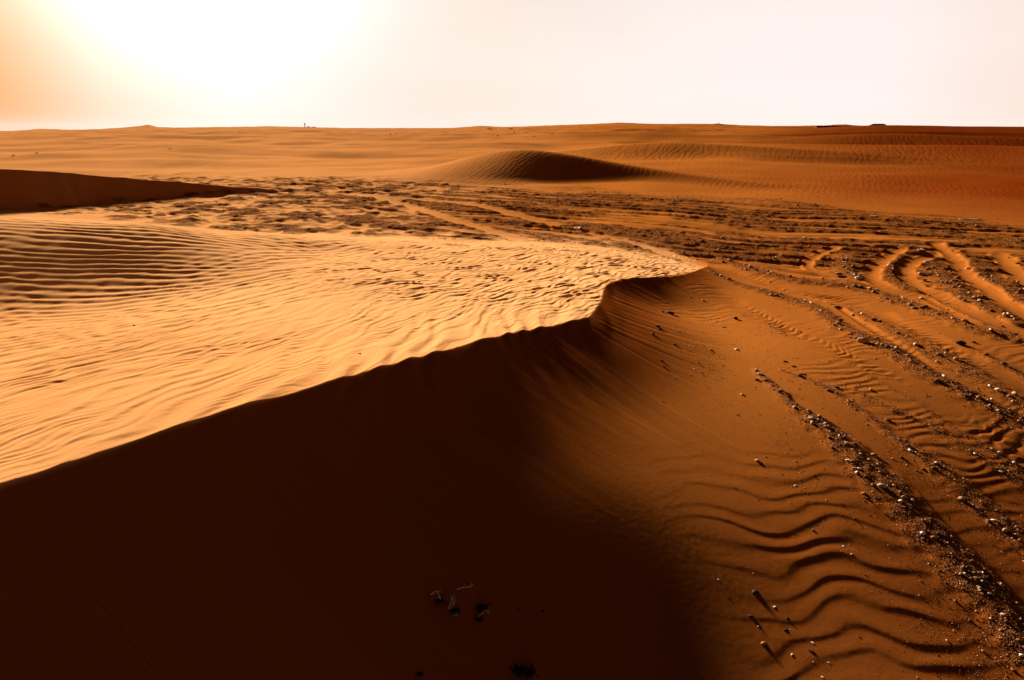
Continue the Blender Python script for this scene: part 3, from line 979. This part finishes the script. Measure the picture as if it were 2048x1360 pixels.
STONES = [
    (1509, 1183, .020, 'dark', 'black oval stone throwing a long shadow on the smooth brown sand', .9, .3, .5, 1.35),
    (1501, 1231, .012, 'dark', 'small black stone just below the black oval stone', .8, 0, .3, 1.1),
    (1516, 1252, .007, 'white', 'white chip between the black oval stone and the tan stone', .6, 1, .3, 1.0),
    (1527, 1287, .016, 'tan', 'tan rounded stone, largest of the loose stones below the black oval stone', .85, .5, .3, 1.0),
    (1549, 1213, .007, 'white', 'flat white chip just right of and below the black oval stone', .5, .6, .3, 1.5),
    (1574, 1236, .009, 'dark', 'small black pebble farthest right of the loose stones near the oval stone', .7, .6, .3, 1.2),
    (1573, 1259, .011, 'dark', 'flat black stone right of the tan rounded stone, with a pale chip at its tip', .5, .3, .3, 1.6),
    (1580, 1259, .004, 'pale', 'tiny pale chip touching the flat black stone', .6, .3, .2, 1.2),
    (1584, 1308, .008, 'pale', 'pale forked chip low among the loose stones at the bottom edge', .5, .9, .3, 1.5),
    (1625, 1285, .007, 'white', 'white sliver right of the loose stones near the bottom edge', .5, -.7, .3, 1.8),
    (1621, 1301, .011, 'dark', 'black pointed stone just below the white sliver', .6, -.6, .3, 1.7),
    (1626, 1324, .004, 'white', 'tiny white pebble below the black pointed stone', .8, 0, .3, 1.0),
    (1657, 1325, .005, 'pale', 'small pale chip right of the tiny white pebble near the bottom edge', .6, -.6, .3, 1.5),
    (1645, 1354, .006, 'white', 'white chip at the very bottom edge of the view', .6, -.6, .3, 1.4),
    (1436, 1159, .006, 'white', 'lone white pebble left of the black oval stone', .6, 0, .3, 1.3),
    (1457, 1195, .006, 'dark', 'tiny dark pebble left of the black oval stone on bare sand', .6, 0, .3, 1.1),
    (1506, 1146, .004, 'pale', 'tiny pale pebble above the black oval stone', .6, 0, .3, 1.1),
    (1564, 949, .008, 'dark', 'small dark pebble on the upper ripples left of the gravel streak', .5, 0, .3, 1.4),
    (1590, 971, .010, 'white', 'white pebble alone on the rippled sand below a dark pebble', .6, .3, .3, 1.2),
    (1686, 1092, .007, 'white', 'white pebble in the middle of the large sand ripples', .6, .3, .3, 1.2),
    (1703, 1108, .007, 'pale', 'flat pale pebble beside the white one among the large ripples', .4, .3, .3, 1.5),
    (1730, 1150, .008, 'dark', 'thin dark chip lying between two large sand ripples', .4, -.5, .3, 1.8),
    (1519, 748, .019, 'white', 'flat white stone at the upper tip of the nearest gravel streak', .4, -.3, .3, 1.5),
    (1514, 760, .017, 'dark', 'dark stone at the upper tip of the nearest gravel streak', .55, 0, .3, 1.3),
    (1562, 780, .014, 'pale', 'pale stone near the start of the nearest gravel streak', .55, 0, .3, 1.2),
    (1622, 837, .017, 'white', 'polished white stone in the upper part of the nearest gravel streak', .55, 0, .3, 1.4),
    (1650, 847, .010, 'white', 'white pebble right of the polished white stone in the gravel streak', .55, .2, .3, 1.3),
    (1710, 937, .019, 'tan', 'rounded tan stone on the left edge of the nearest gravel streak', .7, 0, .3, 1.2),
    (1696, 921, .014, 'white', 'white stone just above the rounded tan stone in the gravel streak', .5, 0, .3, 1.4),
    (1721, 908, .010, 'white', 'bright white pebble in the middle of the nearest gravel streak', .6, 0, .3, 1.1),
    (1763, 973, .020, 'pale', 'large pale tan stone, biggest in the nearest gravel streak', .65, -.3, .3, 1.4),
    (1801, 1003, .012, 'white', 'round white stone below the large pale tan stone', .8, -.3, .3, 1.1),
    (1825, 1001, .010, 'white', 'white pebble right of the round white stone in the gravel streak', .8, -.3, .3, 1.0),
    (1845, 1068, .013, 'white', 'round white stone in the lower part of the nearest gravel streak', .8, -.3, .3, 1.1),
    (1943, 1143, .012, 'white', 'flat white stone low in the nearest gravel streak', .4, -.3, .3, 1.6),
    (1956, 1173, .013, 'pale', 'pale stone beside a black one low in the nearest gravel streak', .6, -.3, .3, 1.2),
    (1963, 1181, .018, 'dark', 'black stone low in the nearest gravel streak', .6, -.3, .3, 1.3),
    (2005, 1229, .013, 'pale', 'pale upright stone near the right edge at the lowest end of the gravel', .9, -.3, .3, 1.0),
    (1922, 999, .020, 'tan', 'rounded tan stone with a black shadow in the second gravel streak', .7, -.4, .3, 1.1),
    (1987, 1041, .011, 'white', 'white stone in the second gravel streak near the right edge', .6, -.4, .3, 1.5),
    (2002, 944, .012, 'white', 'white pebble on the third gravel streak near the right edge', .6, -.4, .3, 1.3),
    (1725, 684, .048, 'tan', 'large tan stone with a dark side between two rippled ruts', .8, -.4, .3, 1.15),
    (1717, 677, .030, 'dark', 'dark stone leaning behind the large tan stone', .6, .2, .3, 1.6),
    (1700, 675, .018, 'brown', 'flat brown stone just left of the large tan stone', .4, .1, .3, 1.5),
    (1922, 687, .034, 'dark', 'dark stone at the head of a thin gravel line near the right edge', .6, -.2, .3, 1.4),
    (1832, 689, .022, 'white', 'white stone on the long gravel ridge right of the large tan stone', .6, -.2, .3, 1.3),
    (1997, 781, .024, 'white', 'white stone on the long gravel ridge near the right edge', .6, -.2, .3, 1.3),
    (1828, 616, .024, 'white', 'white stone on the gravel band beyond the large tan stone', .6, -.2, .3, 1.4),
    (1706, 631, .022, 'pale', 'pale lilac stone at the start of the long gravel ridge', .7, -.2, .3, 1.1),
    (1570, 723, .016, 'dark', 'upper of two dark chips on the open sand left of the ruts', .4, -.2, .3, 1.4),
    (1587, 733, .015, 'dark', 'lower of two dark chips on the open sand left of the ruts', .4, -.2, .3, 1.3),
    (1604, 748, .020, 'brown', 'flat brown stone half buried in open sand below two dark chips', .3, -.2, .4, 1.8),
    (1471, 638, .026, 'dark', 'small pointed dark stone alone on the sand of the cove', .9, -.2, .3, .9),
    (1447, 654, .018, 'brown', 'flat brown chip beside the pointed dark stone of the cove', .3, -.2, .4, 1.6),
    (1340, 627, .034, 'dark', 'dark chunk at the end of a sand slide under the curled crest', .5, -.5, .3, 1.6),
    (1325, 624, .016, 'dark', 'small dark chip just left of the dark chunk under the curled crest', .5, -.1, .3, 1.5),
    (1315, 653, .022, 'dark', 'upper of the dark bits in a line at the foot of the slip face', .5, -.5, .3, 1.4),
    (1319, 659, .018, 'dark', 'second dark bit down at the foot of the slip face', .5, -.5, .3, 1.4),
    (1306, 669, .016, 'dark', 'third dark bit down, set left, at the foot of the slip face', .6, 0, .3, 1.1),
    (1350, 690, .016, 'dark', 'dark bit set right of the line at the foot of the slip face', .5, -.4, .3, 1.2),
    (1324, 722, .014, 'dark', 'dark bit low in the line at the foot of the slip face', .5, -.4, .3, 1.2),
    (1327, 733, .011, 'dark', 'lowest dark bit of the line at the foot of the slip face', .5, -.4, .3, 1.2),
    (1716, 557, .040, 'white', 'rounded white stone on the gravel rim beside the left sandy loop', .6, -.2, .3, 1.5),
    (1676, 547, .026, 'pale', 'pale stone left of the rounded white stone beside the sandy loop', .6, -.2, .3, 1.5),
    (1683, 553, .036, 'dark', 'long flat dark stone left of the rounded white stone', .35, -.1, .3, 1.9),
    (1853, 525, .034, 'white', 'white stone on the gravel inside the second sandy loop', .6, -.2, .3, 1.2),
    (1936, 538, .036, 'white', 'white stone at the rim of the sandy loop farthest right', .6, -.2, .3, 1.4),
    (1843, 597, .024, 'white', 'small white stone below the second sandy loop', .6, -.2, .3, 1.3),
    (1893, 606, .020, 'pale', 'flat pale chip in a sandy rut below the sandy loops', .3, -.2, .3, 1.8),
    (1362, 466, .040, 'pale', 'pale stone in the streaked gravel beyond the curled crest', .5, 0, .3, 1.4),
    (268, 651, .008, 'dark', 'single black speck of stone on the bright windward slope', .8, 0, .3, 1.0),
    (720, 708, .009, 'dark', 'small dark chip on the bright slope just above the crest', .5, 0, .3, 1.5),
    (1188, 1216, .010, 'dark', 'black chip right of the twigs in the shadow', .5, 0, .3, 1.0),
    (1086, 1222, .010, 'dark', 'black chip farthest right of the twigs in deep shadow', .5, .5, .3, 1.3),
    (1037, 1219, .008, 'dark', 'small black chip just right of the twigs in deep shadow', .5, 0, .3, 1.0),
]
STONES = [q for q in STONES if q[0] != 1188]
for i, (px, py, sz, kd, lb, fl, ro, sk, stt) in enumerate(STONES):
    low = py > 1130 or (py > 930 and px < 1740)
    stone(px, py, sz, kd, lb, seed=100 + i, flat=fl * (.7 if low else 1), rot=ro, sink=.62 if low else sk, stretch=stt)

# pebbles one can pick out of the gravel, one object each
rgp = np.random.default_rng(77)
protos = {}
PEB = [('white', 'small white pebble lying in the gravel beside the ruts', 'white pebbles in the gravel', 62),
       ('tan', 'small tan pebble lying in the gravel beside the ruts', 'tan pebbles in the gravel', 80),
       ('brown', 'small brown pebble lying in the gravel beside the ruts', 'brown pebbles in the gravel', 84)]
for kd, lb, grp, cnt in PEB:
    done = 0
    tries = 0
    while done < cnt and tries < 40:
        tries += 1
        r_ = np.exp(rgp.uniform(np.log(2.6), np.log(11), 500))
        a_ = rgp.uniform(.25, .76, 500)
        X, Y = r_ * np.sin(a_), r_ * np.cos(a_)
        H, G_, _, _ = terrain(X, Y, True)
        for k in np.nonzero(G_ > .55)[0][:max(6, cnt // 6)]:
            if done >= cnt:
                break
            if kd not in protos:
                V, F = stone_shape(900 + len(protos), 2, .6)
                o = link_mesh('pebble', V, F, M_ST[kd], smooth=True)
                protos[kd] = o
            else:
                o = protos[kd].copy()
                C.objects.link(o)
            sz = float(np.clip(.0030 * r_[k] * rgp.uniform(.7, 1.4), .006, .028)) * (.7 if kd == 'white' else 1)
            o.scale = (sz * rgp.uniform(.9, 1.4), sz, sz * rgp.uniform(.8, 1.1))
            o.rotation_euler = (0, 0, rgp.uniform(0, 6.28))
            o.location = (X[k], Y[k], H[k] + sz * .35)
            tag(o, lb, 'pebble', grp)
            done += 1


# ---- dry twigs and roots
def tube(P, rads, seg=6):
    P = np.array(P, float)
    V, F = [], []
    n = len(P)
    for i in range(n):
        t = P[min(i + 1, n - 1)] - P[max(i - 1, 0)]
        t /= np.linalg.norm(t) + 1e-9
        a = np.cross(t, (0, 0, 1) if abs(t[2]) < .9 else (1, 0, 0))
        a /= np.linalg.norm(a)
        b = np.cross(t, a)
        for k in range(seg):
            an = 2 * math.pi * k / seg
            V.append(P[i] + rads[i] * (math.cos(an) * a + math.sin(an) * b))
    for i in range(n - 1):
        for k in range(seg):
            k1 = (k + 1) % seg
            F.append((i * seg + k, i * seg + k1, (i + 1) * seg + k1, (i + 1) * seg + k))
    F.append(tuple(range(seg))[::-1])
    F.append(tuple((n - 1) * seg + k for k in range(seg)))
    return V, F


def join(parts):
    V, F = [], []
    for v, f in parts:
        o = len(V)
        V += list(v)
        F += [tuple(i + o for i in ff) for ff in f]
    return V, F


def twig(pxs, lift, rad, label, material=M_TWIG, side=True, name='dry_twig', cat='twig'):
    W_ = [np.array(ground_hit(*p)) for p in pxs]
    o0 = W_[0].copy()
    P = [w_ - o0 + np.array((0, 0, l)) for w_, l in zip(W_, lift)]
    P = catmull(P, 6)
    n = len(P)
    parts = [tube(P, [rad * (1 - .6 * i / n) for i in range(n)])]
    if side:
        for i in range(3, n - 2, 4):
            d = P[i + 1] - P[i - 1]
            d /= np.linalg.norm(d)
            s_ = np.cross(d, (0, 0, 1)) * (1 if i % 8 < 4 else -1)
            L = .018
            parts.append(tube([P[i], P[i] + (d + s_) * L * .5 + np.array((0, 0, .004)), P[i] + (d * .7 + s_) * L + np.array((0, 0, .010))],
                              [rad * .5, rad * .4, rad * .2], 5))
    V, F = join(parts)
    o = link_mesh(name, V, F, material, smooth=True)
    o.location = o0
    return tag(o, label, cat)


twig([(861, 1192), (873, 1191), (880, 1201), (885, 1210)], (.006, .022, .018, .002), .0034, 'bent pale twig at the left end of the debris in shadow')
twig([(897, 1218), (903, 1207), (910, 1197)], (.002, .016, .028), .0026, 'straight pale twig sticking up right of the bent twig')
twig([(902, 1219), (908, 1209), (912, 1201)], (.002, .012, .020), .0021, 'short pale twig beside the straight upright twig')
twig([(914, 1181), (925, 1179), (937, 1178), (947, 1173)], (.006, .012, .012, .010), .0028, 'long wavy twig at the top of the debris in shadow')
twig([(955, 1235), (966, 1231), (972, 1226), (978, 1229)], (.004, .014, .014, .004), .0024, 'curved twig at the lower right of the debris in shadow')
twig([(905, 1234), (912, 1231), (918, 1226)], (.003, .006, .008), .0024, 'short twig lowest of the debris in shadow')


def root_tangle(px, py, w_, h_, n, label, seed, rad=.003):
    rg = np.random.default_rng(seed)
    x, y, z = ground_hit(px, py)
    parts = []
    for i in range(n):
        a = rg.uniform(0, 6.28)
        L = rg.uniform(.3, 1) * w_
        b0 = np.array([rg.uniform(-w_, w_) * .6, rg.uniform(-w_, w_) * .25, -.004])
        P = [b0, b0 + np.array([math.cos(a) * L * .4, math.sin(a) * L * .25, rg.uniform(.4, 1) * h_]),
             b0 + np.array([math.cos(a) * L * .8, math.sin(a) * L * .5, rg.uniform(.1, .7) * h_]),
             b0 + np.array([math.cos(a + .4) * L, math.sin(a + .4) * L * .6, rg.uniform(-.1, .3) * h_])]
        P = catmull(P, 3)
        parts.append(tube(P, [rad * (1.3 - j / len(P)) for j in range(len(P))], 5))
    V, F = join(parts)
    o = link_mesh('root_tangle', V, F, M_ROOT, smooth=True)
    o.location = (x, y, z)
    return tag(o, label, 'roots')


root_tangle(878, 1203, .030, .016, 26, 'dark root tangle under the bent pale twig', 1)
root_tangle(908, 1222, .040, .014, 34, 'dark root tangle around the upright twigs', 2)
root_tangle(962, 1215, .045, .016, 44, 'dark matted root tangle right of the upright twigs', 3)
root_tangle(958, 1240, .022, .014, 20, 'small dark root tangle below the curved twig', 4)
root_tangle(1048, 1345, .060, .030, 60, 'largest black root tangle, at the bottom edge left of the loose stones', 5, .004)
root_tangle(838, 1348, .018, .010, 16, 'small black root bit at the bottom edge in the darkest shade', 6)


# ---- litter
def scrap(px, py, w_, d_, h_, label, seed, rot=0.):
    rg = np.random.default_rng(seed)
    x, y, z = ground_hit(px, py)
    nx, ny = 12, 8
    top, bot = [], []
    for j in range(ny):
        for i in range(nx):
            u, v = i / (nx - 1) - .5, j / (ny - 1) - .5
            e = 1 + .25 * math.sin(7 * u + seed) * math.cos(5 * v)
            zz = h_ * (.25 + .75 * abs(math.sin(5.1 * u + 3 * v + seed)) * rg.uniform(.6, 1))
            X0, Y0 = u * w_ * e, v * d_ * (1 + .3 * math.sin(9 * u))
            X1, Y1 = X0 * math.cos(rot) - Y0 * math.sin(rot), X0 * math.sin(rot) + Y0 * math.cos(rot)
            top.append((X1, Y1, zz))
            bot.append((X1, Y1, zz - .003))
    n = nx * ny
    F = []
    for j in range(ny - 1):
        for i in range(nx - 1):
            a = j * nx + i
            F.append((a, a + 1, a + nx + 1, a + nx))
            F.append((n + a, n + a + nx, n + a + nx + 1, n + a + 1))
    rim = [i for i in range(nx)] + [j * nx + nx - 1 for j in range(1, ny)] + [(ny - 1) * nx + i for i in range(nx - 2, -1, -1)] + [j * nx for j in range(ny - 2, 0, -1)]
    for a, b in zip(rim, rim[1:] + rim[:1]):
        F.append((a, n + a, n + b, b))
    o = link_mesh('plastic_scrap', top + bot, F, M_LITTER)
    o.location = (x, y, z - .004)
    return tag(o, label, 'litter')


scrap(1155, 458, .13, .09, .055, 'crumpled bluish white scrap beside the rut on the flat beyond the bright slope', 1)
scrap(1839, 501, .15, .08, .035, 'folded white scrap on dark gravel above the sandy loops', 2, .3)
scrap(1940, 439, .52, .08, .022, 'long thin white strip lying on red sand at the far edge of the gravel', 3, -.12)
scrap(1747, 433, .13, .07, .030, 'small white scrap on the far part of the streaked gravel', 4, .1)


# ---- far shrubs
def make_shrub(seed, dense=1.0):
    rg = np.random.default_rng(seed)
    root = bpy.data.objects.new('desert_shrub', None)
    C.objects.link(root)
    parts = []
    tips = []
    for i in range(9):
        a = rg.uniform(0, 6.28)
        e = rg.uniform(.3, 1.2)
        L = rg.uniform(.5, .9)
        d = np.array([math.cos(a) * math.cos(e), math.sin(a) * math.cos(e), math.sin(e)])
        P = catmull([np.array((0, 0, -.05)), d * L * .5 + rg.normal(size=3) * .03, d * L], 3)
        parts.append(tube(P, [.025 * (1.1 - j / len(P)) for j in range(len(P))], 5))
        tips.append(d * L)
    V, F = join(parts)
    link_mesh('stem', V, F, M_ROOT, parent=root)
    V, F = [], []
    for i in range(int(520 * dense)):
        t = tips[rg.integers(len(tips))]
        c = t * rg.uniform(.45, 1.1) + rg.normal(size=3) * .13
        c[2] = abs(c[2])
        u = rg.normal(size=3)
        u /= np.linalg.norm(u)
        v = np.cross(u, rg.normal(size=3))
        v /= np.linalg.norm(v)
        s_ = rg.uniform(.03, .07)
        k = len(V)
        V += [c - u * s_, c + v * s_ * .4, c + u * s_, c - v * s_ * .4]
        F.append((k, k + 1, k + 2, k + 3))
    link_mesh('foliage', V, F, M_LEAF, parent=root)
    return root


def copy_tree(o):
    c = o.copy()
    C.objects.link(c)
    for ch in o.children:
        d = ch.copy()
        C.objects.link(d)
        d.parent = c
    return c


SHR = [
    (985, 272, 4, 'left of the two low dark shrubs on the plain below the row of shrubs'),
    (995, 272, 6, 'right and larger of the two low dark shrubs below the row of shrubs'),
    (979, 258.6, 12, 'broad flat shrub farthest left near the skyline before a low dark dune'),
    (1021, 258.4, 10, 'broad flat shrub at the left tip of the low dark dune'),
    (1017, 265, 4, 'first shrub of the row below the low dark dune'),
    (1028, 266, 6, 'tallest shrub, second of the row below the low dark dune'),
    (1037, 266, 4, 'third shrub of the row below the low dark dune'),
    (1047, 265.6, 3, 'fourth shrub of the row below the low dark dune'),
    (1052, 266, 5, 'last shrub of the row below the low dark dune'),
    (1068, 273.5, 5, 'lone dark shrub in front of the right tip of the low dark dune'),
    (1104, 268.5, 6, 'lone shrub on the plain right of the low dark dune'),
    (1193, 267, 5, 'shrub on the plain above the round middle dune, to its right'),
    (1235, 266, 4, 'small shrub farthest right above the middle dune'),
    (780, 269, 5, 'left of two shrubs on the orange plain left of the middle dune'),
    (793, 268, 4, 'right of two shrubs on the orange plain left of the middle dune'),
    (74, 307, 6, 'dark shrub on the plain above the far left shadowed dune, right one'),
    (27, 312, 6, 'dark shrub at the left edge above the shadowed dune'),
    (340, 298, 5, 'small shrub on the plain beyond the tip of the shadowed dune'),
    (480, 264, 4, 'small shrub high on the plain near the skyline at left'),
    (1436, 249, 10, 'largest shrub clump standing on the skyline right of centre'),
    (1430, 250, 6, 'smaller shrub touching the left of the skyline clump'),
    (1443, 250.5, 6, 'smaller shrub touching the right of the skyline clump'),
    (1812, 287, 5, 'left of three tiny shrubs on the red plain at right'),
    (1822, 287, 5, 'middle of three tiny shrubs on the red plain at right'),
    (1846, 288, 4, 'right of three tiny shrubs on the red plain at right'),
    (1738, 353, 5, 'low dark shrub on the orange plain beyond the streaked gravel'),
]
sh_p = [make_shrub(11), make_shrub(12), make_shrub(13)]
used_ = set()
for i, (px, py, wpx, lb) in enumerate(SHR):
    # lower the sight line until it meets ground
    for dy in range(12):
        x, y, z = ground_hit(px, py + dy)
        if math.hypot(x, y) > 5 and z < 30 and math.hypot(x, y) < 390:
            break
    D = math.hypot(x, y)
    o = sh_p[i % 3] if i < 3 else copy_tree(sh_p[i % 3])
    wid = wpx / FPX * D
    o.scale = (wid / 1.7, wid / 1.7, wid / 1.7 * (.55 if wpx > 8 else .8))
    o.rotation_euler = (0, 0, i * 1.3)
    o.location = (x, y, z)
    tag(o, lb, 'shrub', 'shrubs on the far plain')


# ---- skyline structures
def box_mesh(x0, x1, y0, y1, z0, z1):
    V = [(x0, y0, z0), (x1, y0, z0), (x1, y1, z0), (x0, y1, z0), (x0, y0, z1), (x1, y0, z1), (x1, y1, z1), (x0, y1, z1)]
    return V, [(0, 3, 2, 1), (4, 5, 6, 7), (0, 1, 5, 4), (1, 2, 6, 5), (2, 3, 7, 6), (3, 0, 4, 7)]


def polar(px, r_):
    u = (px - 1024) / FPX
    v = (680 - 254) / FPX
    a = math.atan2(u, CP + v * SP)
    x, y = r_ * math.sin(a), r_ * math.cos(a)
    return x, y, zat(x, y)


def wall(px0, px1, r_, hgt, label):
    n = 14
    base = [polar(px0 + (px1 - px0) * i / n, r_) for i in range(n + 1)]
    ox, oy, oz = base[0]
    parts = []
    for i in range(n):
        a, b = np.array(base[i]), np.array(base[i + 1])
        d = (b - a)[:2]
        L = np.linalg.norm(d)
        d /= L
        nrm = np.array([-d[1], d[0]])
        V = []
        hz = hgt * (1 + .08 * math.sin(i * 2.3))
        for (p, s_) in ((a, 1), (b, 1), (b, -1), (a, -1)):
            q = p[:2] + nrm * .15 * s_
            V.append((q[0] - ox, q[1] - oy, p[2] - oz - .6))
        V += [(v[0], v[1], v[2] + .6 + hz) for v in V]
        parts.append((V, [(0, 3, 2, 1), (4, 5, 6, 7), (0, 1, 5, 4), (1, 2, 6, 5), (2, 3, 7, 6), (3, 0, 4, 7)]))
        V2, F2 = box_mesh(-.25, .25, -.25, .25, -.6, hz + .1)
        parts.append(([(v[0] + a[0] - ox, v[1] + a[1] - oy, v[2] + a[2] - oz) for v in V2], F2))
    V, F = join(parts)
    o = link_mesh('boundary_wall', V, F, M_WALL)
    o.location = (ox, oy, oz)
    return tag(o, label, 'wall', 'boundary walls on the skyline')


wall(1634, 1703, 180, .42, 'long low dark wall on the right skyline, left length before the gap')
wall(1710, 1742, 180, .42, 'short low dark wall on the right skyline, between the gap and the hut')

x, y, z = polar(1756, 196)
hut = bpy.data.objects.new('hut', None)
C.objects.link(hut)
hut.location = (x, y, z)
hut.rotation_euler = (0, 0, -math.atan2(x, y))
tag(hut, 'low dark hut with sloping ends on the right skyline', 'hut')
link_mesh('wall', *box_mesh(-1.9, 1.9, -1.2, 1.2, -.6, .40), M_WALL, parent=hut)
V = [(-2.4, -1.5, .40), (2.4, -1.5, .40), (2.4, 1.5, .40), (-2.4, 1.5, .40), (-1.2, -.6, .95), (1.2, -.6, .95), (1.2, .6, .95), (-1.2, .6, .95)]
link_mesh('roof', V, [(0, 3, 2, 1), (4, 5, 6, 7), (0, 1, 5, 4), (1, 2, 6, 5), (2, 3, 7, 6), (3, 0, 4, 7)], M_WALL, parent=hut)

x, y, z = polar(610, 207)
V, F = join([tube([(0, 0, -.5), (0, 0, .7), (.02, 0, 1.25)], [.14, .12, .08], 8), tube([(-.3, 0, .75), (.28, 0, .95)], [.07, .07], 6)])
o = link_mesh('signpost', V, F, M_POST)
o.location = (x, y, z)
tag(o, 'tiny grey post standing upright on the left skyline', 'post')
for (px, wd, hg, lb, sd_) in ((617, .55, .22, 'small low boulder just right of the skyline post', 501), (627, .75, .16, 'flat low boulder farther right of the skyline post', 502)):
    x, y, z = polar(px, 208)
    V, F = stone_shape(sd_, 3, .5)
    o = link_mesh('boulder', V * np.array([wd, .4, hg * 2]), F, M_ST['brown'], smooth=True)
    o.location = (x, y, z + .03)
    tag(o, lb, 'boulder')

print('script', round(time.time() - T0, 1))
